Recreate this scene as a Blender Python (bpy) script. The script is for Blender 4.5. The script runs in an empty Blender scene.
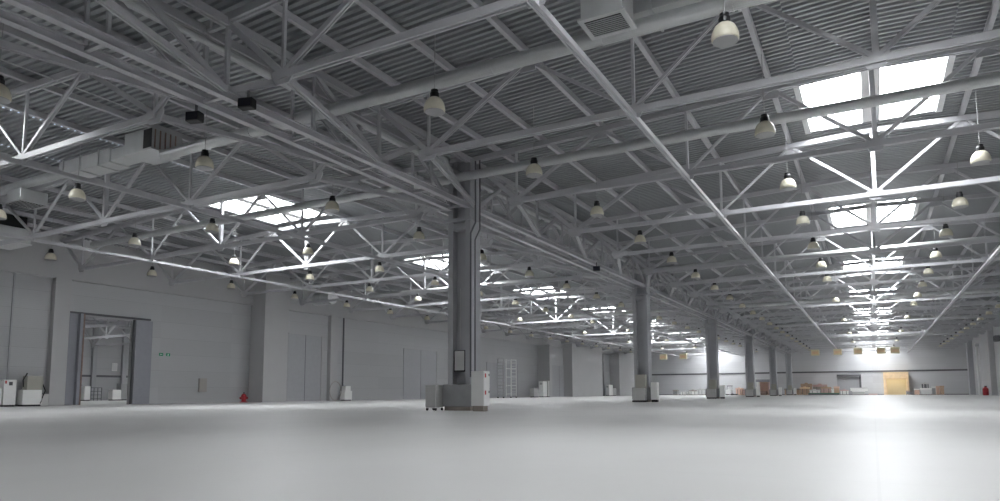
import bpy, bmesh, math, random
from mathutils import Vector, Matrix
random.seed(7)
scn = bpy.context.scene
C = scn.collection

# ------------------------------------------------------------------ camera
F_PX, YAW, PITCH, ROLL = 675.45, 0.5027, 0.0999, -0.0037
CAM_H = 0.697
fw = Vector((-math.sin(YAW)*math.cos(PITCH), math.cos(YAW)*math.cos(PITCH), math.sin(PITCH)))
rt = Vector((math.cos(YAW), math.sin(YAW), 0)); up = rt.cross(fw)
r2 = rt*math.cos(ROLL) + up*math.sin(ROLL); u2 = -rt*math.sin(ROLL) + up*math.cos(ROLL)
cam = bpy.data.cameras.new('camera'); co = bpy.data.objects.new('camera', cam); C.objects.link(co)
M = Matrix((r2, u2, -fw)).transposed().to_4x4(); M.translation = Vector((0, 0, CAM_H))
co.matrix_world = M
cam.sensor_fit = 'HORIZONTAL'; cam.sensor_width = 36; cam.lens = F_PX*36/1000
cam.shift_y = (324.78-250.5)/1000; cam.clip_start = .05; cam.clip_end = 500
scn.camera = co
scn.view_settings.view_transform = 'Standard'; scn.view_settings.look = 'None'
scn.view_settings.gamma = 1; scn.view_settings.use_curve_mapping = False
scn.view_settings.exposure = 0.0

# ------------------------------------------------------------------ building grid (metres)
XR = 0.44            # ridge of the right bay
B = 29.4             # bay width
XA = XR - B/2        # column row
XL = XR - B          # ridge of the left bay
XW = XL - B/2        # left wall line
XN = XL - B          # ridge of the neighbour hall
XE = XR + B/2        # right column line
Y0, U = 22.96, 6.0   # first column, truss spacing
YF = Y0 + 21*U       # end wall
YB = Y0 - 5*U        # wall behind the camera
ZC = 8.17            # bottom chords of the roof trusses
ZE, ZR = 10.45, 11.0 # roof deck underside at eaves and ridge
TQ, TE = 5.66, B/2-2.4

# ------------------------------------------------------------------ materials
def mat(name, col, rough=.5, metal=0., noise=0., nscale=3., spec=.5, emit=None, estr=0., bump=0., bscale=40., trans=0.):
    m = bpy.data.materials.new(name); m.use_nodes = True
    nt = m.node_tree; b = nt.nodes['Principled BSDF']
    b.inputs['Base Color'].default_value = (*col, 1); b.inputs['Roughness'].default_value = rough
    b.inputs['Metallic'].default_value = metal; b.inputs['Specular IOR Level'].default_value = spec
    tc = nt.nodes.new('ShaderNodeTexCoord')
    if noise:
        n = nt.nodes.new('ShaderNodeTexNoise'); n.inputs['Scale'].default_value = nscale; n.inputs['Detail'].default_value = 5
        nt.links.new(tc.outputs['Object'], n.inputs['Vector'])
        r = nt.nodes.new('ShaderNodeMapRange'); r.inputs[1].default_value = .3; r.inputs[2].default_value = .7
        r.inputs[3].default_value = 1-noise; r.inputs[4].default_value = 1+noise
        nt.links.new(n.outputs['Fac'], r.inputs[0])
        v = nt.nodes.new('ShaderNodeVectorMath'); v.operation = 'SCALE'; v.inputs[0].default_value = col
        nt.links.new(r.outputs[0], v.inputs['Scale']); nt.links.new(v.outputs[0], b.inputs['Base Color'])
    if bump:
        n = nt.nodes.new('ShaderNodeTexNoise'); n.inputs['Scale'].default_value = bscale
        nt.links.new(tc.outputs['Object'], n.inputs['Vector'])
        bp = nt.nodes.new('ShaderNodeBump'); bp.inputs['Strength'].default_value = bump; bp.inputs['Distance'].default_value = .01
        nt.links.new(n.outputs['Fac'], bp.inputs['Height']); nt.links.new(bp.outputs[0], b.inputs['Normal'])
    if emit: b.inputs['Emission Color'].default_value = (*emit, 1); b.inputs['Emission Strength'].default_value = estr
    if trans: b.inputs['Transmission Weight'].default_value = trans
    return m

def panel_mat(name, col, axis, period=1.15, joint=.018, dark=.8, rough=.45):
    """Sandwich wall panels: thin horizontal joints every `period` metres and a faint fine ribbing."""
    m = mat(name, col, rough); nt = m.node_tree; b = nt.nodes['Principled BSDF']
    g = nt.nodes.new('ShaderNodeNewGeometry'); s = nt.nodes.new('ShaderNodeSeparateXYZ')
    nt.links.new(g.outputs['Position'], s.inputs[0])
    def mth(op, a, bb=None, c=None):
        n = nt.nodes.new('ShaderNodeMath'); n.operation = op
        for i, q in enumerate((a, bb, c)):
            if q is None: continue
            if isinstance(q, (int, float)): n.inputs[i].default_value = q
            else: nt.links.new(q, n.inputs[i])
        return n.outputs[0]
    fr = mth('FRACT', mth('DIVIDE', s.outputs[2], period))
    line = mth('LESS_THAN', fr, joint/period)
    row = mth('FLOOR', mth('DIVIDE', s.outputs[2], period))
    colm = mth('FLOOR', mth('DIVIDE', s.outputs[axis], 6.0))
    wn = nt.nodes.new('ShaderNodeTexWhiteNoise'); wn.noise_dimensions = '2D'
    cx = nt.nodes.new('ShaderNodeCombineXYZ'); nt.links.new(row, cx.inputs[0]); nt.links.new(colm, cx.inputs[1])
    nt.links.new(cx.outputs[0], wn.inputs['Vector'])
    var = mth('MULTIPLY_ADD', wn.outputs['Value'], .07, .965)
    k = mth('MULTIPLY', var, mth('SUBTRACT', 1, mth('MULTIPLY', line, 1-dark)))
    v = nt.nodes.new('ShaderNodeVectorMath'); v.operation = 'SCALE'; v.inputs[0].default_value = col
    nt.links.new(k, v.inputs['Scale']); nt.links.new(v.outputs[0], b.inputs['Base Color'])
    rib = mth('SINE', mth('MULTIPLY', s.outputs[2], 2*math.pi/.115))
    bp = nt.nodes.new('ShaderNodeBump'); bp.inputs['Strength'].default_value = .25; bp.inputs['Distance'].default_value = .004
    nt.links.new(rib, bp.inputs['Height']); nt.links.new(bp.outputs[0], b.inputs['Normal'])
    return m

def floor_mat():
    m = mat('floor_coating', (.66, .655, .64), .28); nt = m.node_tree; b = nt.nodes['Principled BSDF']
    g = nt.nodes.new('ShaderNodeNewGeometry')
    n = nt.nodes.new('ShaderNodeTexNoise'); n.inputs['Scale'].default_value = .3; n.inputs['Detail'].default_value = 4
    nt.links.new(g.outputs['Position'], n.inputs['Vector'])
    r = nt.nodes.new('ShaderNodeValToRGB')
    r.color_ramp.elements[0].position = .1; r.color_ramp.elements[0].color = (.55, .545, .535, 1)
    r.color_ramp.elements[1].position = .9; r.color_ramp.elements[1].color = (.655, .65, .638, 1)
    nt.links.new(n.outputs['Fac'], r.inputs[0])
    br = nt.nodes.new('ShaderNodeTexBrick'); br.offset = 0
    for k, v in (('Scale', 1.0), ('Mortar Size', .012), ('Brick Width', 6.0), ('Row Height', 6.0)): br.inputs[k].default_value = v
    br.inputs['Color1'].default_value = br.inputs['Color2'].default_value = (1, 1, 1, 1); br.inputs['Mortar'].default_value = (.95, .95, .95, 1)
    nt.links.new(g.outputs['Position'], br.inputs['Vector'])
    mx = nt.nodes.new('ShaderNodeMix'); mx.data_type = 'RGBA'; mx.blend_type = 'MULTIPLY'; mx.inputs[0].default_value = 1
    nt.links.new(r.outputs[0], mx.inputs[6]); nt.links.new(br.outputs['Color'], mx.inputs[7])
    nt.links.new(mx.outputs[2], b.inputs['Base Color'])
    n2 = nt.nodes.new('ShaderNodeTexNoise'); n2.inputs['Scale'].default_value = .8; n2.inputs['Detail'].default_value = 2
    nt.links.new(g.outputs['Position'], n2.inputs['Vector'])
    mr = nt.nodes.new('ShaderNodeMapRange'); mr.inputs[1].default_value = 0; mr.inputs[2].default_value = 1; mr.inputs[3].default_value = .32; mr.inputs[4].default_value = .40
    nt.links.new(n2.outputs['Fac'], mr.inputs[0]); nt.links.new(mr.outputs[0], b.inputs['Roughness'])
    return m

MT = dict(
    floor=floor_mat(),
    steel=mat('grey_painted_steel', (.52, .52, .54), .32, noise=.05, nscale=1.5),
    girder=mat('grey_girder_paint', (.46, .46, .48), .33, noise=.06, nscale=1.2),
    column=mat('grey_column_paint', (.42, .425, .445), .45, noise=.05, nscale=1.3),
    deck=mat('galvanised_deck', (.33, .34, .35), .32, metal=.35, noise=.06, nscale=.5),
    duct=mat('galvanised_duct', (.55, .56, .56), .33, metal=.45, noise=.06, nscale=2),
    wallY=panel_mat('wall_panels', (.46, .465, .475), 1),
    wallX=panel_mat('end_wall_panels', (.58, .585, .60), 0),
    wallup=mat('upper_wall_sheet', (.46, .46, .465), .5, noise=.02, nscale=.7),
    door=mat('grey_door_paint', (.41, .415, .435), .45, noise=.03),
    leaf=mat('dark_grey_door_leaf', (.28, .285, .315), .45, noise=.03),
    edge=mat('rusty_door_edge', (.27, .19, .16), .6, noise=.15, nscale=6),
    trim=mat('dark_trim', (.12, .12, .13), .5),
    pane=mat('translucent_skylight_sheet', (.9, .92, .95), .4, emit=(.95, .975, 1), estr=24.0),
    curb=mat('white_curb', (.72, .72, .72), .5),
    cap=mat('black_lamp_housing', (.015, .015, .017), .35),
    capg=mat('lamp_clip', (.35, .35, .35), .4, metal=.6),
    dome=mat('frosted_lamp_dome', (.72, .68, .55), .25, noise=.05, nscale=8),
    wire=mat('lamp_cable', (.35, .35, .35), .5),
    white=mat('white_cabinet_paint', (.88, .88, .86), .4, noise=.02),
    lgrey=mat('light_grey_cabinet_paint', (.52, .52, .51), .45, noise=.03),
    olive=mat('olive_beige_cabinet', (.40, .39, .34), .5, noise=.04),
    mgrey=mat('mid_grey_plinth', (.34, .345, .35), .5, noise=.05),
    tan=mat('dusty_base', (.33, .29, .26), .6, noise=.08),
    black=mat('black_rubber', (.012, .012, .013), .5),
    red=mat('red_paint', (.40, .03, .04), .4),
    mark=mat('red_print', (.55, .06, .06), .5),
    green=mat('green_sign', (.02, .30, .14), .4),
    beige=mat('beige_box', (.40, .37, .34), .5),
    card=mat('brown_cardboard', (.52, .36, .26), .7, noise=.1, nscale=2),
    wood=mat('pale_wood', (.90, .68, .42), .6, noise=.08, nscale=2),
    pink=mat('pinkish_board', (.55, .38, .35), .6, noise=.1),
    peach=mat('peach_wrap', (.70, .48, .38), .6),
    glass=mat('dark_lens', (.02, .02, .03), .1),
    cream=mat('cream_lamp_body', (.88, .78, .52), .5),
    rod=mat('thin_grey_pipe', (.50, .50, .50), .4),
)

# ------------------------------------------------------------------ mesh helpers
class MB:
    def __init__(s): s.v = []; s.f = []
    def add(s, vs, fs):
        n = len(s.v); s.v += [tuple(v) for v in vs]; s.f += [tuple(n+i for i in f) for f in fs]; return s
    def box(s, a, b):
        x0, y0, z0 = a; x1, y1, z1 = b
        return s.add([(x0,y0,z0),(x1,y0,z0),(x1,y1,z0),(x0,y1,z0),(x0,y0,z1),(x1,y0,z1),(x1,y1,z1),(x0,y1,z1)],
                     [(3,2,1,0),(4,5,6,7),(0,1,5,4),(1,2,6,5),(2,3,7,6),(3,0,4,7)])
    def cbox(s, c, d): return s.box([c[i]-d[i]/2 for i in range(3)], [c[i]+d[i]/2 for i in range(3)])
    def prof(s, p0, p1, pts, side=None):
        """extrude a closed 2D profile (a = sideways, b = up-ish) from p0 to p1"""
        p0, p1 = Vector(p0), Vector(p1); d = (p1-p0).normalized()
        sv = Vector(side) if side else (Vector((0, 0, 1)).cross(d) if abs(d.z) < .95 else Vector((0, 1, 0)))
        sv = (sv - d*sv.dot(d)).normalized(); uv = d.cross(sv)
        n = len(pts); vs = [p+sv*a+uv*b for p in (p0, p1) for a, b in pts]
        fs = [(i, (i+1) % n, n+(i+1) % n, n+i) for i in range(n)] + [tuple(range(n))[::-1], tuple(range(n, 2*n))]
        return s.add(vs, fs)
    def bar(s, p0, p1, w, h=None, side=None):
        h = h or w; return s.prof(p0, p1, [(-w/2,-h/2),(w/2,-h/2),(w/2,h/2),(-w/2,h/2)], side)
    def hbar(s, p0, p1, w, h, t=.02, side=None, g=.35):
        """two channels back to back seen as two ribs with a groove between them (one solid)"""
        a, b, i = w/2, h/2, w*g/2; q = h*.22
        return s.prof(p0, p1, [(-a,-b),(-i,-b),(-i,-q),(i,-q),(i,-b),(a,-b),(a,b),(i,b),(i,q),(-i,q),(-i,b),(-a,b)], side)
    def tube(s, p0, p1, r, n=10):
        return s.prof(p0, p1, [(r*math.cos(2*math.pi*i/n), r*math.sin(2*math.pi*i/n)) for i in range(n)])
    def path(s, pts, r, n=10):
        for a, b in zip(pts[:-1], pts[1:]): s.tube(a, b, r, n)
        return s
    def lathe(s, c, prof, n=16):
        vs = []; fs = []
        for r, z in prof:
            vs += [(c[0]+r*math.cos(2*math.pi*i/n), c[1]+r*math.sin(2*math.pi*i/n), c[2]+z) for i in range(n)]
        for k in range(len(prof)-1):
            fs += [(k*n+i, k*n+(i+1) % n, (k+1)*n+(i+1) % n, (k+1)*n+i) for i in range(n)]
        fs += [tuple(range(n))[::-1], tuple(range((len(prof)-1)*n, len(prof)*n))]
        return s.add(vs, fs)
    def build(s, name, m, parent=None, smooth=False, bevel=0):
        me = bpy.data.meshes.new(name); me.from_pydata(s.v, [], s.f); me.materials.append(MT[m] if isinstance(m, str) else m)
        bm = bmesh.new(); bm.from_mesh(me); bmesh.ops.recalc_face_normals(bm, faces=bm.faces)
        if bevel: bmesh.ops.bevel(bm, geom=list(bm.edges), offset=bevel, segments=1, affect='EDGES')
        bm.to_mesh(me); bm.free()
        if smooth: me.shade_smooth()
        o = bpy.data.objects.new(name, me); C.objects.link(o)
        if parent: o.parent = parent
        return o

def tag(o, label, cat, group=None, kind=None):
    o['label'] = label; o['category'] = cat
    if group: o['group'] = group
    if kind: o['kind'] = kind
    return o
def thing(name, loc, label, cat, group=None, rz=0):
    o = bpy.data.objects.new(name, None); C.objects.link(o); o.location = loc; o.rotation_euler = (0, 0, rz)
    o.empty_display_size = .2
    return tag(o, label, cat, group)
def struct(o): o['kind'] = 'structure'; return o
def kids(o): return [c for c in C.objects if c.parent == o]
def dup(src, loc, label, group=None, rz=None, tree=None):
    """a copy of a thing with copies of its parts and sub-parts"""
    r = src.copy(); C.objects.link(r); r.location = loc; r['label'] = label
    if rz is not None: r.rotation_euler = (0, 0, rz)
    if group: r['group'] = group
    for ch, gs in tree:
        c = ch.copy(); C.objects.link(c); c.parent = r
        for g in gs:
            d = g.copy(); C.objects.link(d); d.parent = c
    return r
def tree_of(o): return [(c, kids(c)) for c in kids(o)]
ORD = ['nearest', 'second', 'third', 'fourth', 'fifth', 'sixth', 'seventh', 'eighth', 'ninth', 'tenth', 'eleventh', 'twelfth',
       'thirteenth', 'fourteenth', 'fifteenth', 'sixteenth', 'seventeenth', 'eighteenth', 'nineteenth', 'twentieth', 'twenty-first', 'twenty-second', 'twenty-third', 'twenty-fourth']
def nth(i): return ORD[i]

# ------------------------------------------------------------------ setting
struct(MB().box((XW-.2, YB, -.3), (XE+.9, YF+.3, 0)).build('floor', 'floor'))
struct(MB().box((XW-B-1, Y0-20, -.3), (XW-.2, YF-40, 0)).build('floor', 'floor'))

def zdeck(dx): return ZR - (ZR-ZE)*abs(dx)/(B/2)
SKY = [(Y0-18.0+.35+18*k, Y0-12.0-.35+18*k) for k in (-1, 0, 1, 2, 3, 4, 5, 6, 7)]
SKY = [(a, b) for a, b in SKY if b < YF and a > YB]
SKY.append((YF-6.6, YF-6.6+SKY[0][1]-SKY[0][0]))  # extra skylights near the end wall, added to brighten it
SKX0, SKX1 = .28, 2.08
def deck(xc, y0, y1, skies, dz0=0):
    """trapezoidal sheet: ribs run across the bay (along X) and step along Y"""
    mb = MB(); per, hgt = .25, .075
    def strip(xa, xb, ya, yb):
        n = int((yb-ya)/per); p = []
        for i in range(n):
            y = ya + i*per
            p += [(y, 0), (y+per*.38, 0), (y+per*.48, hgt), (y+per*.9, hgt)]
        p.append((yb, 0))
        vs = []
        for y, dz in p:
            vs += [(xc+xa, y, zdeck(xa)+dz+dz0), (xc+xb, y, zdeck(xb)+dz+dz0)]
        mb.add(vs, [(2*i, 2*i+1, 2*i+3, 2*i+2) for i in range(len(p)-1)])
    for s in (-1, 1):
        strip(s*SKX1, s*B/2, y0, y1)
        cuts = [y0] + [q for ab in skies for q in ab] + [y1]
        for a, b in zip(cuts[::2], cuts[1::2]):
            if b-a > .3: strip(0, s*SKX1, a, b)
    o = mb.build('ceiling', 'deck'); 
    return struct(o)
deck(XR, YB, YF, SKY); deck(XL, YB, YF, SKY)
nsk = [(a, b) for a, b in SKY if 20 < a < 100]
DN = -2.5   # the neighbouring hall is lower
deck(XN, Y0-20, YF-40, nsk, DN)

# ---- skylights
def skylight(first=True):
    L = SKY[0][1]-SKY[0][0]
    t = thing('skylight', (0, 0, 0), '', 'skylight', 'roof skylights')
    for s in (-1, 1):
        x0, x1 = sorted((s*SKX0, s*SKX1))
        MB().box((x0+.02, .02, ZR+.38), (x1-.02, L-.02, ZR+.42)).build('pane', 'pane', t)
        z0 = zdeck(s*SKX1)-.02
        for a, b in (((x0-.0, -.0, z0), (x1, .06, ZR+.45)), ((x0, L-.06, z0), (x1, L, ZR+.45))):
            MB().box(a, b).build('curb', 'curb', t)
        xa = s*SKX1
        MB().box((min(xa, xa+s*.06), 0, z0), (max(xa, xa+s*.06), L, ZR+.45)).build('curb', 'curb', t)
    MB().box((-SKX0, 0, ZR-.06), (SKX0, L, ZR+.45)).build('centre_beam', 'curb', t)
    # light lip around the opening under the deck
    for s in (-1, 1):
        MB().bar((s*(SKX1+.1), 0, zdeck(SKX1)-.05), (s*(SKX1+.1), L, zdeck(SKX1)-.05), .2, .06).build('lip', 'curb', t)
    return t
sk0 = skylight(); skt = tree_of(sk0); first = True
for bay, xc, lst in (('right-hand bay', XR, SKY), ('left bay beyond the columns', XL, SKY), ('neighbouring hall', XN, nsk)):
    n = 0
    for a, b in lst:  # last entry of both main bays is the added end-wall skylight
        if b > 3:
            lab = 'bright double skylight, %s from the camera, %s' % (nth(n), bay); n += 1
        else: lab = 'bright double skylight overhead, %s' % bay
        dz = DN if xc == XN else 0
        if first: sk0.location = (xc, a, 0); sk0['label'] = lab; first = False
        else: dup(sk0, (xc, a, dz), lab, tree=skt)

# ---- walls
wl = MB()
DY0, DY1, DZ = 24.2, 27.85, 5.6           # doorway to the neighbour hall
ZT = 7.78
# recessed lower panelling between pilasters + upper band standing proud
w = MB()
w.box((XW-.25, YB, 0), (XW-.1, DY0, ZT+.1)); 
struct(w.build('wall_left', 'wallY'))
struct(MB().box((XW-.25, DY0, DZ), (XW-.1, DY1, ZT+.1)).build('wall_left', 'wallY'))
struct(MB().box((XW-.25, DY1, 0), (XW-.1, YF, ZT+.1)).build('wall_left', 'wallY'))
struct(MB().box((XW-.25, YB, ZT), (XW+.15, YF, ZE+.6)).build('wall_left_upper', 'wallup'))
# pilasters on the left wall at the column grid
for k, yy in enumerate([Y0-24+i*24 for i in range(6)]):
    struct(MB().box((XW-.1, yy-.3, 0), (XW+.3, yy+.62, ZT+.02)).build('wall_left_pier', 'wallup'))
# wide shafts projecting from the left wall
def yw(px, X=XW):  # where a sight line of the photograph meets the wall plane x = X
    t = (px-500)/F_PX; c, q = math.cos(YAW), math.sin(YAW)
    return (t*(-X*q) - X*c)/(q - t*c)
for pa, pb, dep, zz in ((263.5, 287.5, 1.5, ZE+.2), (549.5, 552, 1.8, ZT), (572, 602, 1.5, ZE+.1), (619, 634, 1.8, ZT)):
    struct(MB().box((XW-.1, yw(pa, XW+dep), 0), (XW+dep, yw(pb, XW+dep), zz)).build('wall_left_shaft', 'wallup'))
struct(MB().box((XW-.12, 20.5, 0), (XW-.02, 20.6, ZT)).build('trim_1', 'door'))
# end wall
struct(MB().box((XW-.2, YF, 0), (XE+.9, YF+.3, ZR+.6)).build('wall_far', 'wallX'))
struct(MB().box((XW+.2, YF-.12, 4.35), (XE+.3, YF, 4.65)).build('trim_2', 'trim'))
struct(MB().box((XW+.2, YF-.1, 0), (XE+.3, YF, .14)).build('baseboard_far', 'trim'))
struct(MB().box((XW+.0, YB, 0), (XW+.0+.02, DY0-.6, .12)).build('baseboard_left', 'trim'))
# right wall with piers
struct(MB().box((XE+.3, YB, 0), (XE+.6, YF, ZR+.3)).build('wall_right', 'wallY'))
for i in range(-1, 6):
    yy = Y0+24*i
    struct(MB().box((XE-.4, yy-.5, 0), (XE+.3, yy+.5, ZE-.1)).build('wall_right_pier', 'wallup'))
struct(MB().box((XE-.5, YF-7.0, 0), (XE+.3, YF-5.5, ZE-.1)).build('wall_right_pier', 'door'))
struct(MB().box((XW-.2, YB-.3, 0), (XE+.9, YB, ZR+.6)).build('wall_back', 'wallX'))
# neighbour hall shell
struct(MB().box((XW-B-.3, Y0-20, 0), (XW-B, YF-40, ZR-2)).build('wall_neighbour_left', 'wallY'))
struct(MB().box((XW-B-.3, Y0-20.3, 0), (XW-.25, Y0-20, ZR+.6)).build('wall_neighbour_back', 'wallX'))
struct(MB().box((XW-B-.3, YF-40, 0), (XW-.25, YF-39.7, ZR+.6)).build('wall_neighbour_front', 'wallX'))
struct(MB().box((XW-B, Y0-20, 2.5), (XW-B+.15, YF-40, 2.72)).build('trim_3', 'trim'))
for yy in (yw(91, XW-B), yw(121, XW-B), yw(60, XW-B), yw(150, XW-B)):
    struct(MB().box((XW-B, yy, 0), (XW-B+.35, yy+.45, ZE-2.5)).build('wall_neighbour_pier', 'door'))

# ---- roof purlins (run along the hall)
for bay, xc in (('right-hand bay', XR), ('left bay', XL), ('neighbouring hall', XN)):
    for j, dx in enumerate((-13.2, -11.2, -8.8, -5.8, -2.9, 2.9, 5.8, 8.8, 11.2, 13.2)):
        ya, yb = (YB+.2, YF-.1) if xc != XN else (Y0-19, YF-41)
        z = zdeck(dx)-.1+(DN if xc == XN else 0)
        side = 'left' if dx < 0 else 'right'
        i = 4-j if dx < 0 else j-5
        o = MB().prof((xc+dx, ya, z), (xc+dx, yb, z), [(-.07,-.1),(.07,-.1),(.07,-.075),(-.045,-.075),(-.045,.075),(.07,.075),(.07,.1),(-.07,.1)]).build('roof_purlin', 'steel')
        tag(o, 'grey roof purlin, %s %s of the ridge, %s' % (['first','second','third','fourth','fifth'][i], side, bay), 'purlin', 'roof purlins')

# ------------------------------------------------------------------ roof truss
def truss():
    t = thing('roof_truss', (0, 0, 0), '', 'roof truss', 'roof trusses')
    zt = lambda x: zdeck(x)-.32
    MB().hbar((-TE-.1, 0, ZC), (TE+.1, 0, ZC), .17, .17, g=.4).build('bottom_chord', 'steel', t)
    for s in (-1, 1):
        MB().hbar((0, 0, zt(0)), (s*(B/2-.15), 0, zt(B/2)), .2, .2).build('top_chord', 'steel', t)
    bot = [0, TQ, TE]; top = [2.9, 8.8, B/2-.25]
    MB().bar((0, 0, ZC+.08), (0, 0, zt(0)), .17, .14).build('vertical_post', 'steel', t)
    for s in (-1, 1):
        for x in (TQ, TE):
            MB().bar((s*x, 0, ZC+.08), (s*x, 0, zt(x)), .08, .08).build('vertical_post', 'steel', t)
        for a, b, w in ((0, 2.9, .1), (TQ, 2.9, .075), (TQ, 8.8, .09), (TE, 8.8, .13), (TE, B/2-.3, .15)):
            MB().hbar((s*a, 0, ZC+.05), (s*b, 0, zt(b)), .12, w, g=.4).build('diagonal_brace', 'steel', t)
    for x in (-TE, -TQ, 0, TQ, TE):
        g = .36 if abs(x) > 6 else .28
        MB().prof((x, -.022, ZC+.1), (x, .022, ZC+.1), [(-g,-.06),(g,-.06),(g,.06),(g*.6,.3),(-g*.6,.3),(-g,.06)], side=(1, 0, 0)).build('gusset_plate', 'steel', t)
    for s in (-1, 1):
        for x in (2.9, 8.8):
            MB().cbox((s*x, 0, zt(x)-.2), (.5, .045, .26)).build('gusset_plate', 'steel', t)
    return t
t0 = truss(); tt = tree_of(t0); first = True
for bay, xc, k0, k1 in (('right-hand bay', XR, -3, 20), ('left bay', XL, -3, 20), ('neighbouring hall through the doorway', XN, 0, 10)):
    for k in range(k0, k1+1):
        lab = 'grey steel roof truss, %s from the camera, %s' % (nth(k-k0), bay)
        if first: t0.location = (xc, Y0+U*k, 0); t0['label'] = lab; first = False
        else: dup(t0, (xc, Y0+U*k, DN if xc == XN else 0), lab, tree=tt)

# ---- longitudinal ties at bottom chord level
for xc, bay in ((XR, 'right-hand bay'), (XL, 'left bay')):
    for s in (-1, 1):
        o = MB().hbar((xc+s*TQ, YB+.3, ZC-.17), (xc+s*TQ, YF-.1, ZC-.155), .15, .13, g=.35).build('longitudinal_tie', 'steel')
        tag(o, 'straight grey steel tie running under the trusses on the %s side of the %s' % ('left' if s < 0 else 'right', bay), 'steel tie', 'longitudinal roof ties')

# ------------------------------------------------------------------ columns
CW, CD = 1.05, .8
def column():
    t = thing('steel_column', (0, 0, 0), '', 'column', 'steel columns of the middle row')
    MB().box((-CW/2, -CD/2, 0), (-CW/2+.24, CD/2, ZE-.35)).build('column_leg', 'column', t, bevel=.012)
    MB().box((CW/2-.24, -CD/2, 0), (CW/2, CD/2, ZE-.35)).build('column_leg', 'column', t, bevel=.012)
    MB().box((-CW/2+.24, -CD/2+.3, 0), (CW/2-.24, CD/2-.3, ZE-.35)).build('web_plate', 'column', t)
    MB().box((-CW/2-.12, -CD/2-.1, ZC-.62), (CW/2+.12, CD/2+.1, ZC-.5)).build('bearing_plate', 'column', t)
    MB().box((-CW/2+.241, -CD/2+.02, 7.2), (CW/2-.241, CD/2-.23, 7.5)).build('batten_plate', 'column', t)
    MB().box((-.66, -.56, .16), (.66, .5, 1.02)).build('plinth', 'mgrey', t, bevel=.02)
    MB().box((-.6, -.5, 0), (.6, .45, .16)).build('plinth_foot', 'tan', t)
    return t
c0 = column(); ct = tree_of(c0)
CY = [Y0+24*i for i in range(6)]
for i, y in enumerate(CY):
    lab = 'tall grey steel column standing on a box plinth, %s from the camera in the middle row' % nth(i)
    if i == 0: c0.location = (XA, y, 0); c0['label'] = lab
    else: dup(c0, (XA, y, 0), lab, tree=ct)


# cable conduits running down the first column
for j, (dx, r) in enumerate(((.58, .035), (.78, .03))):
    o = MB().path([(XA+dx, Y0-.46, 1.3), (XA+dx, Y0-.46, 7.0-.3*j), (XA+dx+.22, Y0-.46, 7.4-.3*j), (XA+dx+.22, Y0-.46, 9.9)], r, 8).build('conduit', ('trim','rod')[j] if j == 0 else 'trim')
    tag(o, ['dark cable conduit down the right edge of the nearest column', 'second thinner dark conduit just right of the first on the nearest column'][j], 'conduit')

# ------------------------------------------------------------------ lattice girders between the columns
GX = .42
def girder():
    t = thing('lattice_girder', (0, 0, 0), '', 'lattice girder', 'lattice girders between the columns')
    zb, zt = ZC-.02, ZE-.42
    for s in (-1, 1):
        x = s*GX
        MB().prof((x, .2, zb), (x, 23.8, zb), [(-.1,-.11),(.1,-.11),(.1,-.08),(.05,-.07),(.05,.07),(.1,.08),(.1,.11),(-.1,.11),(-.1,.08),(-.05,.07),(-.05,-.07),(-.1,-.08)]).build('bottom_chord', 'girder', t)
        MB().hbar((x, -.2, zt), (x, 24.2, zt), .2, .22).build('top_chord', 'girder', t)
        for k in range(4):
            ya = 6*k; ym = ya+3; yb = ya+6
            ya2 = ya+.3 if k == 0 else ya; yb2 = yb-.3 if k == 3 else yb
            MB().hbar((x, ya2, zb+.1), (x, ym, zt-.05), .13, .14, g=.4).build('diagonal_brace', 'girder', t)
            MB().hbar((x, ym, zt-.05), (x, yb2, zb+.1), .13, .14, g=.4).build('diagonal_brace', 'girder', t)
            if k: MB().bar((x, ya, zb+.1), (x, ya, zt-.05), .1, .1).build('vertical_post', 'girder', t)
            MB().bar((x, ym, zb+.1), (x, ym, zt-.05), .08, .08).build('vertical_post', 'girder', t)
    for k in range(0, 9):
        y = min(max(3*k, .6), 23.4)
        MB().bar((-GX, y, zb-.02), (GX, y, zb-.02), .1, .08).build('cross_batten', 'girder', t)
        MB().bar((-GX, y, zt), (GX, y, zt), .1, .1).build('cross_batten', 'girder', t)
    return t
g0 = girder(); gt = tree_of(g0)
spans = [Y0+24*i for i in (-2, -1, 0, 1, 2, 3, 4)]
gl = ['overhead at the back', 'running up to the nearest column', 'between the nearest and the second column', 'between the second and the third column',
      'between the third and the fourth column', 'between the fourth and the fifth column', 'between the fifth and the sixth column']
g0.location = (XA, spans[1], 0); g0['label'] = 'deep grey steel lattice girder '+gl[1]
for i in (2, 3, 4, 5, 6): dup(g0, (XA, spans[i], 0), 'deep grey steel lattice girder '+gl[i], tree=gt)

# sloping braces from each truss end to the next girder joint
br = MB().hbar((0, 0, 0), (-2.4+GX+.2, 5.8, -.02), .15, .15, g=.45).build('knee_brace', 'girder')
br2 = MB().hbar((0, 0, 0), (2.4-GX-.2, 5.8, -.02), .15, .15, g=.45).build('knee_brace', 'girder')
k = 0
for side, src, xx in (('right', br, XA+2.4), ('left', br2, XA-2.4)):
    for i in range(-3, 20):
        o = src if i == -3 else src.copy()
        if i != -3: C.objects.link(o)
        o.location = (xx, Y0+U*i, ZC+.02)
        tag(o, 'grey knee brace at the lattice girder, %s from the camera, %s side' % (nth(i+3), side), 'brace', 'knee braces along the lattice girder')

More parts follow.
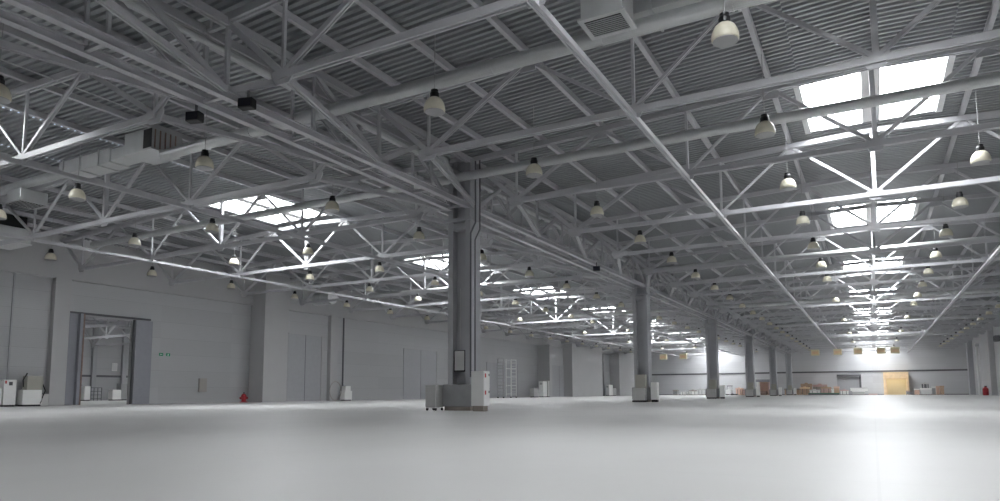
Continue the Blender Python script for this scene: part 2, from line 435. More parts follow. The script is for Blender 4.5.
# pipe running inside the girder line
tag(MB().tube((XA-.05, YB+.3, 9.55), (XA-.05, YF-.1, 9.55), .09, 12).build('service_pipe', 'duct', smooth=False),
    'long pale metal pipe running inside the lattice girders', 'pipe')
for xx, z, nm in ((XR-7.3, 10.35, 'left of the ridge in the right-hand bay'), (XR+7.3, 10.35, 'right of the ridge in the right-hand bay'),
                  (XL-7.3, 10.35, 'left of the ridge in the left bay'), (XL+7.3, 10.35, 'right of the ridge in the left bay')):
    tag(MB().tube((xx, YB+.3, z), (xx, YF-.1, z), .022, 6).build('sprinkler_pipe', 'rod'), 'thin sprinkler pipe under the deck '+nm, 'pipe', 'thin sprinkler pipes')

# ------------------------------------------------------------------ air ducts
def ductX(xa, xb, y, z, r, label, n=20):
    t = thing('air_duct', ((xa+xb)/2, y, z), label, 'air duct', 'round air ducts across the hall')
    L = (xb-xa)/2
    MB().tube((-L, 0, 0), (L, 0, 0), r, n).build('duct_pipe', 'duct', t)
    x = -L+1.5
    while x < L:
        MB().tube((x-.02, 0, 0), (x+.02, 0, 0), r+.012, n).build('joint_collar', 'duct', t)
        x += 3.0
    return t
ductX(XW+4.9, XE-.1, Y0-.85, 9.2, .17, 'slim round silver duct crossing both bays just in front of the nearest column')
ductX(XL+7.2, XE-.1, Y0-8.25, 9.16, .19, 'round silver duct crossing high overhead nearest the camera')
ductX(XW+1.2, XL+.5, Y0-7.9, 9.75, .19, 'round silver duct leading from the left wall to the rectangular duct run')
for i in (1, 2, 3, 4):
    ductX(XW+1.9, XE-.6, Y0-.85+24*i, 9.2, .19, 'slim silver duct crossing both bays just in front of the %s column' % nth(i))

def diffuser(x, y, z, w, d, h, label, rz=0, grille='side'):
    t = thing('ceiling_diffuser', (x, y, z), label, 'air diffuser', rz=rz)
    MB().box((-w/2, -d/2, 0), (w/2, d/2, h)).build('plenum_box', 'duct', t, bevel=.01)
    MB().box((-w/2-.06, -d/2-.06, -.05), (w/2+.06, d/2+.06, 0)).build('frame', 'duct', t)
    MB().box((-w/2+.06, -d/2+.06, -.058), (w/2-.06, d/2-.06, -.05)).build('grille_opening', 'black', t)
    n = 9
    for i in range(n):
        yy = -d/2+.1+(d-.2)*i/(n-1)
        MB().box((-w/2+.06, yy-.012, -.075), (w/2-.06, yy+.012, -.0585)).build('grille_slat', 'duct', t)
    return t
# right bay: box-shaped duct and diffuser next to the overhead duct
t = thing('rectangular_duct', (XR-2.9, Y0-7.85, 9.62), 'light grey rectangular duct beside the overhead diffuser at the top of the view', 'air duct')
MB().box((-2.6, -.45, -.12), (3.2, .55, .42)).build('duct_body', 'duct', t, bevel=.01)
for x in (-1.6, .2, 2.0): MB().box((x-.03, -.5, -.17), (x+.03, .6, .47)).build('flange_strip', 'duct', t)
diffuser(XR-5.2, Y0-9.3, 8.85, .95, .8, .6, 'square louvred air diffuser at the top of the view beside the overhead duct')
# left bay: boxes along the overhead duct
t = thing('rectangular_duct', (XL+2.5, Y0-7.9, 9.55), 'silver rectangular duct run hanging in the left bay near the left edge', 'air duct')
MB().box((-1.9, -.4, -.1), (1.5, .4, .45)).build('duct_body', 'duct', t, bevel=.01)
for x in (-1.6, -.4, .8): MB().box((x-.03, -.44, -.14), (x+.03, .44, .49)).build('flange_strip', 'duct', t)
MB().prof((1.5, 0, .18), (2.75, 0, .2), [(-.34,-.22),(.34,-.22),(.34,.22),(-.34,.22)]).build('duct_taper', 'duct', t)
t = thing('intake_box', (XL+6.2, Y0-8.0, 9.55), 'boxy intake with dark open mouth at the end of the silver duct', 'air intake')
MB().box((-.8, -.6, -.2), (.8, .6, .6)).build('intake_body', 'duct', t, bevel=.01)
MB().box((.35, -.62, -.14), (.81, -.6, .54)).build('mouth', 'black', t)
for i in range(5): MB().box((.801, -.5+.2*i, -.14), (.83, -.46+.2*i, .54)).build('louvre', 'edge', t)
diffuser(XL-2.9, Y0-7.7, 8.95, 1.1, 1.1, .5, 'square white louvred air diffuser low in the left bay near the left edge')
t = thing('rectangular_duct', (XW+2.9, Y0-4.4, 9.1), 'bulky silver duct box near the left wall at the left edge', 'air duct')
MB().box((-1.2, -.8, -.3), (1.0, .8, .5)).build('duct_body', 'duct', t, bevel=.02)
MB().box((-.9, -.7, .5), (.7, .7, 1.2)).build('dark_opening_block', 'black', t)  # solid black block stands in for the dark inside of a duct opening
MB().box((-1.25, -.85, -.36), (1.05, .85, -.3)).build('flange_strip', 'curb', t)
# round stub duct near the left wall further down
t = thing('round_duct_stub', (XW+4.2, Y0+18.6, 8.5), 'short fat silver duct section hanging near the left wall shaft', 'air duct')
MB().tube((-.9, 0, 0), (.9, 0, 0), .52, 24).build('duct_pipe', 'duct', t)
for x in (-.9, 0, .9): MB().tube((x-.03, 0, 0), (x+.03, 0, 0), .55, 24).build('joint_collar', 'duct', t)
# curved duct at the right edge
pts = [(XR+5.6, Y0+10.0, 9.9-.0)]
for i in range(9):
    a = math.pi/2*i/8; pts.append((XR+5.6+1.2*math.sin(a)-0, Y0+10, 9.9-1.2*(1-math.cos(a))))
pts = [(XR+6.2-1.3*math.cos(math.pi/2*i/8), Y0+10, 8.6+1.5*(1-math.sin(math.pi/2*i/8))) for i in range(9)] + [(XR+13.0, Y0+10, 8.6)]
tag(MB().path(pts, .17, 16).build('curved_duct', 'duct'), 'bent silver duct curving at the right edge of the view', 'air duct')

# ------------------------------------------------------------------ pendant lamps
def lamp():
    t = thing('pendant_lamp', (0, 0, 0), '', 'pendant lamp', 'high bay pendant lamps')
    MB().lathe((0, 0, 0), [(.265,0),(.285,.03),(.285,.11),(.262,.21),(.215,.31),(.15,.37),(.05,.39)], 20).build('lamp_dome', 'dome', t, smooth=True)
    MB().lathe((0, 0, 0), [(.12,.39),(.125,.40),(.125,.50),(.10,.55),(.10,.60),(.05,.62)], 16).build('lamp_housing', 'cap', t)
    MB().lathe((0, 0, -.001), [(.262,-.012),(.262,0)], 20).build('lens', 'capg', t)
    MB().tube((0, 0, .62), (0, 0, 2.45), .011, 6).build('lamp_cable', 'wire', t)
    return t
l0 = lamp(); lt = tree_of(l0); first = True
rows = [(XR-10.2, 'in the row right of the columns'), (XR-2.8, 'in the row left of the ridge, right-hand bay'),
        (XR+3.0, 'in the row right of the ridge, right-hand bay'), (XR+9.8, 'in the row along the right wall'),
        (XL+10.1, 'in the row left of the columns'), (XL+2.85, 'in the row right of the left ridge'),
        (XL-2.9, 'in the row left of the left ridge'), (XL-10.4, 'in the row along the left wall')]
for x, desc in rows:
    n = 0
    for k in range(-1, 21):
        y = Y0-9+U*k + .25
        if abs(x-XR) < 4 or abs(x-XL) < 4:
            if k in (10, 12, 13, 15, 16, 18, 19) or (x in (XR-2.8, XL-2.9) and k in (7, 9)): continue
        xc = 500+F_PX*((x*math.cos(YAW)+y*math.sin(YAW))/(y*math.cos(YAW)-x*math.sin(YAW)))
        if y < 10 and x != XL+10.1 or xc < -40 or xc > 1040: continue
        lab = 'frosted dome lamp, %s from the camera %s' % (nth(n), desc); n += 1
        loc = (x, y, 8.06)
        if first: l0.location = loc; l0['label'] = lab; first = False
        else: dup(l0, loc, lab, tree=lt)

# black floodlights fixed to the girder
def flood(x, y, z, rz, label):
    t = thing('floodlight', (x, y, z), label, 'floodlight', 'black floodlights on the girders', rz)
    MB().box((-.2, -.12, 0), (.2, .12, .26)).build('housing', 'black', t, bevel=.02)
    MB().box((-.17, -.135, .03), (.17, -.12, .23)).build('lens', 'glass', t)
    MB().bar((0, .05, .26), (0, .05, .5), .05).build('bracket', 'trim', t)
flood(XA+.72, Y0-11.6, ZC-.3, .3, 'black box floodlight on the girder above the left part of the view')
flood(XA-.75, Y0-12.0, ZC-.5, .3, 'black floodlight hanging just left of the girder top left')
flood(XA+.6, Y0+13.5, ZC-.5, .3, 'black floodlight on the girder between the nearest two columns')

# ------------------------------------------------------------------ furniture on the columns
def knob(p, x, y, z): MB().cbox((x, y, z), (.05, .03, .09)).build('handle', 'mark', p)
# nearest column: framed panel, rolling cabinet, tall white cabinet
t = thing('framed_board', (XA+.03, Y0-.34, 1.52), 'grey board in a dark frame on the web of the nearest column', 'board')
MB().box((-.27, -.06, 0), (.27, .33, .84)).build('frame', 'black', t)
MB().box((-.22, -.07, .05), (.22, -.06, .81)).build('panel', 'lgrey', t)
MB().bar((0, -.02, .86), (0, -.02, 3.3), .02).build('cable', 'rod', t)
t = thing('rolling_cabinet', (XA-.96, Y0-.66, 0), 'grey cabinet on black castors at the left of the nearest column plinth', 'cabinet')
MB().box((-.25, -.3, .14), (.25, .3, 1.0)).build('cabinet_body', 'lgrey', t, bevel=.015)
for sx in (-1, 1):
    for sy in (-1, 1):
        w_ = MB().tube((sx*.2-.02, sy*.22, .06), (sx*.2+.02, sy*.22, .06), .06, 12).build('castor', 'black', t)
MB().box((-.23, -.28, .1), (.23, .28, .14)).build('base_tray', 'white', t)
t = thing('fire_cabinet', (XA+1.26, Y0-.9, 0), 'tall white two-door cabinet with red marks by the nearest column', 'cabinet')
MB().box((-.27, -.2, .2), (.27, .25, 1.5)).build('cabinet_body', 'white', t, bevel=.01)
MB().box((-.22, -.15, 0), (.22, .2, .2)).build('cabinet_foot', 'tan', t)
for z0, z1 in ((.22, .84), (.86, 1.48)):
    d = MB().box((.27, -.18, z0), (.285, .23, z1)).build('door', 'white', t)
    MB().box((.285, -.12, z1-.22), (.292, -.04, z1-.07)).build('red_mark', 'mark', d)
    MB().box((.285, .16, z1-.16), (.30, .19, z1-.08)).build('lock', 'trim', d)
# other columns: two-tone switch cabinets in front, white cabinet to the right
def column_gear(i, y):
    d = nth(i)
    t = thing('switch_cabinet', (XA-.02, y-.86, 0), 'two-tone grey and olive switch cabinet in front of the %s column' % d, 'cabinet', 'switch cabinets on the columns')
    MB().box((-.4, -.26, .12), (.42, .3, .96)).build('lower_box', 'lgrey', t, bevel=.012)
    MB().box((-.22, -.2, .96), (.48, .28, 1.9)).build('upper_box', 'olive', t, bevel=.012)
    MB().box((-.44, -.3, 0), (.5, .3, .12)).build('skid', 'black', t)
    t = thing('fire_cabinet', (XA+.98, y-.6, 0), 'narrow white cabinet on dark feet at the right of the %s column' % d, 'cabinet', 'white cabinets beside the columns')
    MB().box((-.2, -.25, .16), (.24, .25, 1.35)).build('cabinet_body', 'white', t, bevel=.01)
    MB().box((-.16, -.2, 0), (.2, .2, .16)).build('cabinet_foot', 'black', t)
    MB().box((.24, -.2, .2), (.25, .2, 1.3)).build('door', 'white', t)
for i in range(1, 6): column_gear(i, CY[i])

# ------------------------------------------------------------------ left wall objects
WX = XW-.1
def wall_box(name, y0, y1, z0, z1, dep, m, label, cat, x=WX):
    t = thing(name, (x, (y0+y1)/2, z0), label, cat); h = (y1-y0)/2
    MB().box((0, -h, 0), (dep, h, z1-z0)).build('body', m, t, bevel=.01)
    MB().box((dep, -h+.05, .06), (dep+.015, h-.05, z1-z0-.06)).build('door', m, t)
    return t
# doorway: frame and the two sliding leaves
t = thing('sliding_gate', (XW+.1, DY0, 0), 'open dark grey sliding gate leaf with brown edge left of the doorway', 'gate')
MB().box((0, -.62, .03), (.22, -.12, DZ+.1)).build('leaf', 'leaf', t)
MB().box((.0, -.12, .03), (.5, .06, DZ+.1)).build('leaf_return', 'leaf', t)
MB().box((.42, .06, .03), (.55, .13, DZ+.1)).build('edge_strip', 'edge', t)
t = thing('sliding_gate', (XW+.1, DY1, 0), 'open flat grey sliding gate leaf right of the doorway', 'gate')
MB().box((0, -.0, .03), (.3, 1.2, DZ+.05)).build('leaf', 'leaf', t)
MB().box((.06, -.08, .03), (.24, 0, DZ+.05)).build('edge_strip', 'trim', t)
struct(MB().box((XW-.1, DY0-.6, DZ+.12), (XW+.02, DY1+1.3, DZ+.25)).build('door_1', 'trim'))
# closed doors in the wall
def wdoor(n, y0, y1, z, x=WX):
    w_ = MB().box((x, y0, 0), (x+.05, y1, z)).build('door_%d' % n, 'door'); struct(w_)
    ym = (y0+y1)/2
    MB().box((x+.05, ym-.02, 0), (x+.06, ym+.02, z)).build('meeting_seam', 'trim', w_)
    MB().box((x+.05, y1-.08, 0), (x+.1, y1+.04, z+.06)).build('jamb', 'wallup', w_)
    MB().box((x+.05, y0, z), (x+.1, y1, z+.07)).build('head', 'wallup', w_)
wdoor(2, yw(288), yw(322), 5.8)
wdoor(3, yw(404), yw(437), 5.4)
wdoor(4, yw(487), yw(518), 4.6)
wdoor(5, yw(552), yw(566), 4.9)
struct(MB().box((XW-.12, yw(343), 0), (XW-.02, yw(344), ZT)).build('trim_4', 'trim'))
struct(MB().box((XW-.12, yw(539), 0), (XW-.02, yw(540), ZT)).build('trim_5', 'trim'))

wall_box('meter_box', yw(200), yw(207.5), .82, 1.82, .14, 'beige', 'beige meter box mounted on the left wall right of the exit sign', 'box')
# exit sign: pictogram pieces
t = thing('exit_sign', (WX+.01, yw(165), 3.35), 'green emergency exit sign with running figure and arrow on the left wall', 'sign')
MB().box((0, -.42, 0), (.02, -.12, .2)).build('arrow_plate', 'green', t)
a_ = MB().prof((.021, 0, .1), (.026, 0, .1), [(-.35,0),(-.29,.045),(-.29,.015),(-.19,.015),(-.19,-.015),(-.29,-.015),(-.29,-.045)], side=(0, 1, 0)).build('arrow', 'white', t)
MB().box((0, .12, 0), (.02, .42, .2)).build('figure_plate', 'green', t)
m_ = MB(); m_.cbox((.024, .27, .155), (.006, .03, .03)); 
m_.build('running_figure_head', 'white', t)
MB().prof((.021, .26, .09), (.026, .26, .09), [(a*.7, b*.7) for a, b in [(.03,.06),(-.03,.05),(-.08,.0),(-.06,-.01),(-.02,.02),(-.03,-.03),(-.1,-.07),(-.08,-.09),(.0,-.05),(.05,-.1),(.07,-.08),(.03,-.02),(.03,.02),(.08,.0),(.09,.02)]], side=(0, 1, 0)).build('running_figure_body', 'white', t)
# hydrant
hy = yw(245, XW+.6)
t = thing('fire_hydrant_pump', (XW+.6, hy, 0), 'small red hydrant pump on the floor by the left wall', 'hydrant')
MB().lathe((0, 0, 0), [(.3,0),(.3,.06),(.17,.08),(.17,.42),(.21,.45),(.21,.5),(.14,.62),(.05,.68)], 16).build('body', 'red', t, smooth=False)
MB().tube((0, -.34, .34), (0, .34, .34), .09, 12).build('side_outlet', 'red', t)
MB().tube((0, 0, .68), (0, 0, .8), .04, 8).build('stem', 'black', t)
MB().bar((-.12, .28, .0), (.0, .2, .3), .05).build('strut', 'black', t)
# cabinets at the far left
y_ = yw(9)
t = thing('electric_cabinet', (XW+.6, yw(9, XW+.6), 0), 'white electric cabinet with small window and red sticker at the left edge', 'cabinet')
MB().box((-.3, -.32, .1), (.3, .32, 1.52)).build('cabinet_body', 'white', t, bevel=.01)
MB().box((.3, -.06, 1.2), (.31, .12, 1.4)).build('window', 'trim', t); MB().box((.3, -.26, 1.3), (.31, -.18, 1.46)).build('sticker', 'mark', t)
MB().box((-.25, -.28, 0), (.25, .28, .1)).build('cabinet_foot', 'black', t)
t = thing('electric_cabinet', (XW+.6, yw(-9, XW+.6), 0), 'low white cabinet cut by the left edge of the view', 'cabinet')
MB().box((-.3, -.3, .1), (.3, .5, 1.05)).build('cabinet_body', 'white', t, bevel=.01); MB().box((-.25, -.25, 0), (.25, .45, .1)).build('cabinet_foot', 'black', t)
t = thing('switch_cabinet', (XW+.7, yw(33, XW+.7), 0), 'olive over white switch cabinet with cables standing left of the wall pier', 'cabinet')
MB().box((-.3, -.58, .1), (.3, .45, .95)).build('lower_box', 'white', t, bevel=.01)
MB().box((-.25, -.36, .95), (.25, .5, 1.75)).build('upper_box', 'olive', t, bevel=.01)
MB().box((-.3, -.5, 0), (.3, .4, .1)).build('cabinet_foot', 'black', t)
MB().path([(.2, .5, 1.3), (.3, .62, .9), (.25, .5, .5), (.3, .38, .15)], .03, 6).build('cable', 'black', t)
MB().path([(.2, -.36, 1.9), (.3, -.6, 1.5), (.3, -.56, 1.1)], .035, 6).build('cable', 'black', t)
t = thing('small_box', (XW+.6, yw(45, XW+.6), 0), 'small pale box on the floor right of the olive cabinet', 'box')
MB().box((-.25, -.2, 0), (.25, .2, .7)).build('body', 'lgrey', t, bevel=.01); MB().box((-.26, -.21, .7), (.26, .21, .74)).build('lid', 'trim', t)
# cabinet with hose hoop by second pier
t = thing('electric_cabinet', (XW+.6, yw(346.5, XW+.6), 0), 'small white cabinet against the left wall beside the closed grey doors', 'cabinet')
MB().box((-.3, -.5, .08), (.3, .5, .9)).build('lower_box', 'white', t, bevel=.01); MB().box((-.2, -.35, .9), (.25, .35, 1.35)).build('upper_box', 'white', t)
MB().box((-.25, -.4, 0), (.25, .4, .08)).build('cabinet_foot', 'black', t)
hp = [(XW+.45, yw(336, XW+.45)+.75*math.cos(a), .9+.86*math.sin(a)) for a in [2*math.pi*i/20 for i in range(21)]]
tag(MB().path(hp, .035, 6).build('cable_hoop', 'beige'), 'pale cable hoop leaning on the wall left of the small white cabinet', 'cable')
# cabinets further along
for px, h, wd, m, lab in ((534, 1.3, 1.6, 'lgrey', 'low grey cabinet by the left wall right of the wheeled scaffold'), (542.5, 2.3, 1.3, 'white', 'tall white cabinet by the dark wall recess beyond the scaffold'),
                       (546.5, 2.4, .9, 'lgrey', 'grey cabinet just right of the tall white one'), (608.5, 2.0, 2.0, 'white', 'white cabinet in the far recess of the left wall'), (612, 1.4, 2.0, 'lgrey', 'low pale cabinet right of the white one in the far recess')):
    y = yw(px, XW+1.4)
    t = thing('wall_cabinet', (XW+1.4, y, 0), lab, 'cabinet')
    MB().box((-.35, -wd/2, .1), (.35, wd/2, h)).build('cabinet_body', m, t, bevel=.01); MB().box((-.3, -wd/2+.05, 0), (.3, wd/2-.05, .1)).build('cabinet_foot', 'black', t)
    MB().box((-.2, -wd/2-.02, h-.5), (.2, -wd/2, h-.2)).build('front_plate', 'lgrey', t)
# wheeled scaffold tower
ys = yw(507, XW+2.2)
t = thing('scaffold_tower', (XW+2.2, ys, 0), 'light aluminium wheeled scaffold tower standing in front of the left wall', 'scaffold')
hw, hd, H = 1.75, .4, 5.0
for sy in (-1, 1):
    f_ = None
    for sx in (-1, 1):
        MB().tube((sx*hd, sy*hw, .15), (sx*hd, sy*hw, H), .045, 8).build('upright', 'white' if sy > 0 else 'rod', t)
        MB().lathe((sx*hd, sy*hw, 0), [(.08,0),(.1,.04),(.1,.13),(.05,.15)], 10).build('castor', 'black', t)
    for k in range(12):
        MB().tube((-hd, sy*hw, .35+k*.42), (hd, sy*hw, .35+k*.42), .035, 6).build('rung', 'white' if sy > 0 else 'rod', t)
for k in range(5):
    z = .5+k*1.1
    for sx in (-1, 1): MB().tube((sx*hd, hw-1.3, z), (sx*hd, hw, z), .035, 6).build('ledger', 'white', t)
for sx in (-1, 1):
    MB().tube((sx*hd, hw-1.3, .15), (sx*hd, hw-1.3, H), .045, 8).build('upright', 'white', t)
    MB().tube((sx*hd, -hw, .5), (sx*hd, hw-1.3, 2.7), .03, 6).build('diagonal', 'rod', t)
    MB().tube((sx*hd, -hw, 4.8), (sx*hd, hw-1.3, 4.8), .03, 6).build('ledger', 'rod', t)

# neighbour hall objects seen through the doorway
NX = XW-B+1.6
t = thing('wire_cage', (NX, yw(97.5, NX), 0), 'wire mesh cage trolley seen through the doorway by the far wall', 'cage')
for i in range(4): MB().tube((0, -.6+.4*i, 0), (0, -.6+.4*i, 1.35), .035, 6).build('upright', 'trim', t)
for z in (.2, .6, .98, 1.35): MB().tube((0, -.62, z), (0, .62, z), .03, 6).build('rail', 'trim', t)
for px, h, wd, m, lab in ((87, 1.5, .6, 'white', 'white cabinet through the doorway left of the wire cage'), (116.5, 1.15, 1.0, 'white', 'pale cabinet through the doorway right of the wire cage'), (124, 1.8, .9, 'mgrey', 'dark grey cabinet at the right side of the doorway view')):
    t = thing('wall_cabinet', (NX, yw(px, NX), 0), lab, 'cabinet')
    MB().box((-.4, -wd/2, .1), (.4, wd/2, h)).build('cabinet_body', m, t, bevel=.01); MB().box((-.35, -wd/2+.05, 0), (.35, wd/2-.05, .1)).build('cabinet_foot', 'black', t)
    MB().box((.4, -wd/2+.06, .2), (.42, wd/2-.06, h-.1)).build('door', m, t)
t = thing('notice_board', (XW-B+.02, yw(114.5, XW-B), 3.2), 'white notice board on the wall seen through the doorway', 'board')
MB().box((0, -.3, 0), (.06, .3, .85)).build('board', 'white', t); MB().box((.06, -.25, .06), (.07, .25, .79)).build('sheet', 'curb', t)

# ------------------------------------------------------------------ far wall objects
def xf(px, Y):
    t = (px-1.7-500)/F_PX; c, s = math.cos(YAW), math.sin(YAW)
    return Y*(t*c-s)/(c+t*s)
Yf = YF-.05
# wooden portal with lit niche
x0, x1 = xf(883.5, Yf), xf(908.5, Yf)
t = thing('wooden_portal', ((x0+x1)/2, YF-.1, 0), 'pale yellow wooden portal booth with bright opening at the end wall', 'booth')
h = (x1-x0)/2
MB().box((-h, -1.6, 3.0), (h, 0, 4.25)).build('header', 'wood', t)
MB().box((-h, -1.6, 0), (-h+.55, 0, 3.0)).build('jamb', 'wood', t); MB().box((h-.35, -1.6, 0), (h, 0, 3.0)).build('jamb', 'wood', t)
MB().box((-h+.55, -.2, 0), (h-.35, 0, 3.0)).build('inner_wall', 'cream', t)
pl = bpy.data.lights.new('portal_lamp', 'AREA'); pl.shape = 'RECTANGLE'; pl.size = 3; pl.size_y = .5; pl.energy = 14; pl.color = (1, .86, .6)
po = bpy.data.objects.new('portal_lamp', pl); C.objects.link(po); po.location = ((x0+x1)/2, YF-.9, 2.95)
# recessed grey gate
x0, x1 = xf(837.5, Yf), xf(861.5, Yf)
g = struct(MB().box((x0, YF-.06, 0), (x1, YF, 3.75)).build('door_6', 'door'))
MB().box((x0, YF-.5, 3.6), (x1, YF-.06, 3.95)).build('shutter_box', 'trim', g)
MB().box((x1-.35, YF-.3, 0), (x1, YF-.06, 3.6)).build('guide_rail', 'trim', g)
# boxes and stacks
def stack(name, px0, px1, Y, z0, z1, dep, m, label, cat, parts=2, m2=None):
    x0, x1 = xf(px0, Y), xf(px1, Y)
    t = thing(name, ((x0+x1)/2, Y, z0), label, cat); h = (x1-x0)/2; H = z1-z0
    p = .12 if (z0 == 0 and H > .6) else 0
    if p:
        b_ = MB()
        b_.box((-h, .0, .08), (h, dep, p))
        b_.build('pallet_deck', 'wood' if m in ('card', 'peach', 'pink') else 'tan', t)
        for q in (-h+.08, 0, h-.08): MB().box((q-.08, .02, 0), (q+.08, dep-.02, .08)).build('pallet_runner', 'edge', t)
    MB().box((-h+.02, 0.02, p), (h-.02, dep, H*.8)).build('body', m, t, bevel=.02)
    if h > .5 and H > .5 and name != 'sheet_pile' and px0 != 920:
        for q in (-h*.45, h*.5): MB().box((q-.04, -.005, p), (q+.04, .02, H*.8)).build('strap', 'trim' if m != 'trim' else 'curb', t)
        MB().box((-h*.3, .1, H), (h*.25, dep*.6, H+.12+.1*random.random())).build('loose_cover', m2 or m, t)
    MB().box((-h-.03, -.03, H*.8), (h+.03, dep+.03, H)).build('lid', m2 or m, t)
    return t
Yo = YF-5
stack('cardboard_crate', 784.5, 799.3, Yo, 0, 1.25, 1.5, 'card', 'long brown crate at the left end of the row along the end wall', 'crate', m2='tan')
stack('cardboard_crate', 800, 809, Yo, 0, 1.5, 1.5, 'card', 'orange-brown carton right of the long brown crate', 'crate', m2='wood')
stack('wrapped_pallet', 801, 812, Yo+3, 0, 2.2, 1.4, 'card', 'taller brown wrapped pallet behind the cartons', 'pallet')
stack('sheet_stack', 809.5, 819.5, Yo, 0, 1.0, 1.6, 'white', 'white wrapped sheet stack right of the orange-brown carton', 'stack', m2='curb')
stack('wrapped_pallet', 813, 827, Yo+3, 0, 2.0, 1.4, 'tan', 'dull brown wrapped pallet behind the white sheet stack', 'pallet', m2='pink')
stack('cardboard_crate', 821, 831, Yo, .0, 1.5, 1.5, 'pink', 'reddish crate in the middle of the row along the end wall', 'crate', m2='card')
stack('small_carton', 831.3, 833.5, Yo-.5, 0, 1.1, .6, 'white', 'small white carton right of the reddish crate', 'carton')
stack('wrapped_pallet', 833.8, 839.0, Yo, 0, 1.6, 1.4, 'card', 'brown pallet left of the low white bundles', 'pallet', m2='peach')
stack('plank_stack', 808, 839, Yo-2.2, 0, .38, .8, 'trim', 'long low dark plank stack in front of the cartons', 'planks', m2='green')
stack('sheet_stack', 840, 848, Yo, 0, .95, 1.4, 'white', 'low white bundle left of the bright sheet pile', 'stack', m2='pink')
stack('sheet_pile', 850, 867.5, Yo-.5, .72, 1.35, 1.6, 'white', 'bright white upper sheet pile below the recessed gate', 'stack', m2='curb')
stack('sheet_pile', 852, 864.5, Yo-.5, 0, .72, 1.6, 'lgrey', 'pale lower sheet pile carrying the bright white one', 'stack', m2='white')
stack('plank_stack', 868, 877, Yo, 0, .22, .8, 'pink', 'thin reddish boards on the floor left of the wooden portal', 'planks')
stack('grey_bin', 905.5, 911, Yo, 0, .75, .9, 'mgrey', 'low dark grey bin at the right foot of the wooden portal', 'bin', m2='pink')
stack('small_carton', 914, 919, Yo, 0, 1.1, 1.0, 'peach', 'pale carton right of the grey bin', 'carton', m2='white')
stack('wrapped_pallet', 920, 931, Yo, 0, 1.2, 1.3, 'curb', 'white wrapped pallet carrying dark goods at the right of the portal', 'pallet', m2='white')
stack('machine_crate', 921.5, 928.5, Yo+.1, 1.2, 2.1, .9, 'trim', 'dark machine on top of the white wrapped pallet', 'machine', m2='lgrey')
stack('small_carton', 931.6, 935, Yo, 0, 1.5, 1.0, 'mgrey', 'dark carton between the white pallet and the brown cartons', 'carton', m2='curb')
stack('cardboard_crate', 935.5, 939, Yo, 0, 1.55, 1.1, 'peach', 'light brown upright carton near the right end of the row', 'crate')
stack('cardboard_crate', 939.5, 943.5, Yo, 0, 1.6, 1.1, 'card', 'rust brown upright carton at the right end of the row', 'crate')
# left bay, end wall
stack('grey_bin', 673.5, 678, Yo, 0, 1.1, 1.2, 'mgrey', 'dull grey box left of the white bundles behind the second column', 'box', m2='beige')
stack('sheet_stack', 681, 688.5, Yo, 0, .75, 1.2, 'white', 'low white bundle behind and right of the second column', 'stack', m2='curb')
stack('sheet_stack', 689.5, 697, Yo, 0, 1.0, 1.2, 'white', 'white bundle left of the cluttered white pallet', 'stack', m2='beige')
stack('wrapped_pallet', 697.5, 704, Yo, 0, 1.25, 1.2, 'curb', 'cluttered white pallet left of the third column', 'pallet', m2='lgrey')
stack('cardboard_crate', 736, 742.5, Yo-2, 0, 1.4, 1.5, 'peach', 'peach coloured crate left of the fourth column', 'crate')
stack('cardboard_crate', 743, 747.5, Yo-2, 0, 1.1, 1.5, 'pink', 'dusky pink crate partly behind the fourth column', 'crate')
# small vehicle: floor scrubber
Ym = Yo-6; xm = xf(729.5, Ym)
t = thing('floor_scrubber', (xm, Ym, 0), 'white ride-on cleaning machine with black seat right of the third column', 'cleaning machine')
MB().box((-.5, -.7, .2), (.55, .7, 1.1)).build('body', 'white', t, bevel=.08)
MB().box((-.2, -.5, 1.1), (.1, .5, 1.55)).build('seat_back', 'white', t, bevel=.04)
MB().box((-.35, -.5, 1.75), (.65, .5, 1.87)).build('canopy', 'black', t, bevel=.03)
for sx in (-.3, .55): MB().tube((sx, 0, 1.1), (sx, 0, 1.75), .04, 8).build('canopy_post', 'trim', t)
for sy in (-.55, .55):
    for sx in (-.35, .5): MB().tube((sx, sy-.08, .2), (sx, sy+.08, .2), .2, 14).build('wheel', 'black', t)
MB().box((.6, -.5, .05), (1.6, .5, .25)).build('brush_deck', 'black', t)
# pink booth between the fourth and fifth columns
x0, x1 = xf(757, Yo), xf(769.5, Yo); h = (x1-x0)/2
t = thing('display_booth', ((x0+x1)/2, Yo, 0), 'pinkish booth with dark canopy between the fourth and fifth columns', 'booth')
MB().box((-h, 0, 0), (-h+.45, 1.5, 2.6)).build('side_panel', 'white', t); MB().box((h-.2, 0, 0), (h, 1.5, 2.6)).build('side_panel', 'pink', t)
MB().box((-h+.45, 1.3, 0), (h-.2, 1.5, 2.6)).build('back_panel', 'peach', t)
MB().box((-h-.1, -.2, 2.6), (h+.1, 1.5, 3.1)).build('canopy', 'leaf', t)
MB().box((-h+.5, .3, 0), (h-.5, 1.0, .8)).build('counter', 'edge', t, bevel=.1)
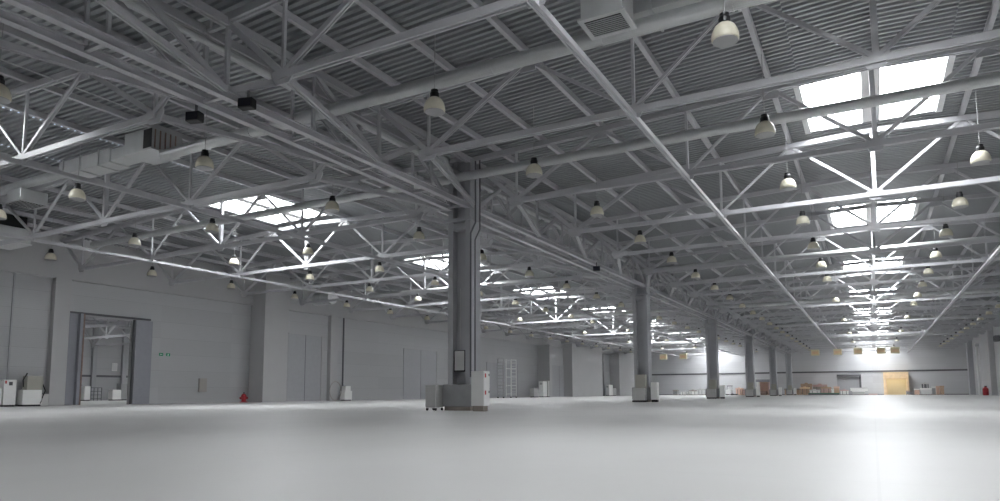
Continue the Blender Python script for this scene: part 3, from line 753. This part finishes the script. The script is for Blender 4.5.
# cream fittings hung under the roof at the end wall
for px, py in ((817, 348.5), (839.5, 348), (860, 347.5), (883, 347), (897, 346.5), (665, 355), (685, 353.5)):
    Yh = Y0+107.0; x = xf(px, Yh)
    i = [817, 839.5, 860, 883, 897, 665, 685].index(px)
    t = thing('hanging_heater', (x, Yh, 6.93), ['leftmost', 'second from left', 'middle', 'second from right', 'rightmost', 'left one', 'right one'][i] + (' of five cream box heaters hung near the end wall' if i < 5 else ' of two cream box heaters at the end wall behind the second column'), 'heater', 'cream box heaters near the end wall')
    MB().box((-.65, -.4, 0), (.65, .4, 1.0)).build('body', 'cream', t, bevel=.05)
    MB().box((-.5, -.43, .2), (.5, -.4, .7)).build('grille', 'wood', t)
    MB().bar((0, 0, 1.0), (0, 0, 3.3), .06).build('hanger', 'rod', t)
# right wall: leaning-free downpipe, red extinguisher, wall fitting
xr = XE-.25; yr = yw(977.5, xr)
t = thing('downpipe', (xr, yr, 0), 'white vertical downpipe with lamp-like head near the right edge', 'pipe')
MB().tube((0, 0, 0), (0, 0, 8.3), .2, 12).build('pipe', 'white', t); MB().tube((-.3, 0, 8.0), (.3, 0, 8.0), .28, 12).build('pipe_head', 'curb', t)
y2 = yw(985, XE+.2)
t = thing('fire_extinguisher', (XE-.3, yw(983, XE-.3), 0), 'red extinguisher standing at the foot of the right wall', 'extinguisher')
MB().lathe((0, 0, 0), [(.35,0),(.38,.05),(.38,1.0),(.2,1.2),(.08,1.3)], 14).build('body', 'red', t); MB().box((-.12, -.1, 1.3), (.2, .1, 1.42)).build('valve', 'black', t)
t = thing('wall_heater', (XE-.4, yw(998, XE-.4), 7.2), 'dark bracketed fan heater high on the right wall at the right edge', 'heater')
MB().box((-.3, -.6, 0), (.3, .6, .8)).build('body', 'trim', t, bevel=.05); MB().box((-.32, -.45, .15), (-.3, .45, .65)).build('grille', 'black', t)
MB().bar((.3, 0, .5), (.7, 0, .5), .12).build('bracket', 'trim', t)

# ------------------------------------------------------------------ light
w = bpy.data.worlds.new('world'); scn.world = w; w.use_nodes = True
bg = w.node_tree.nodes['Background']
bg.inputs[0].default_value = (.75, .85, 1, 1); bg.inputs[1].default_value = 1.0
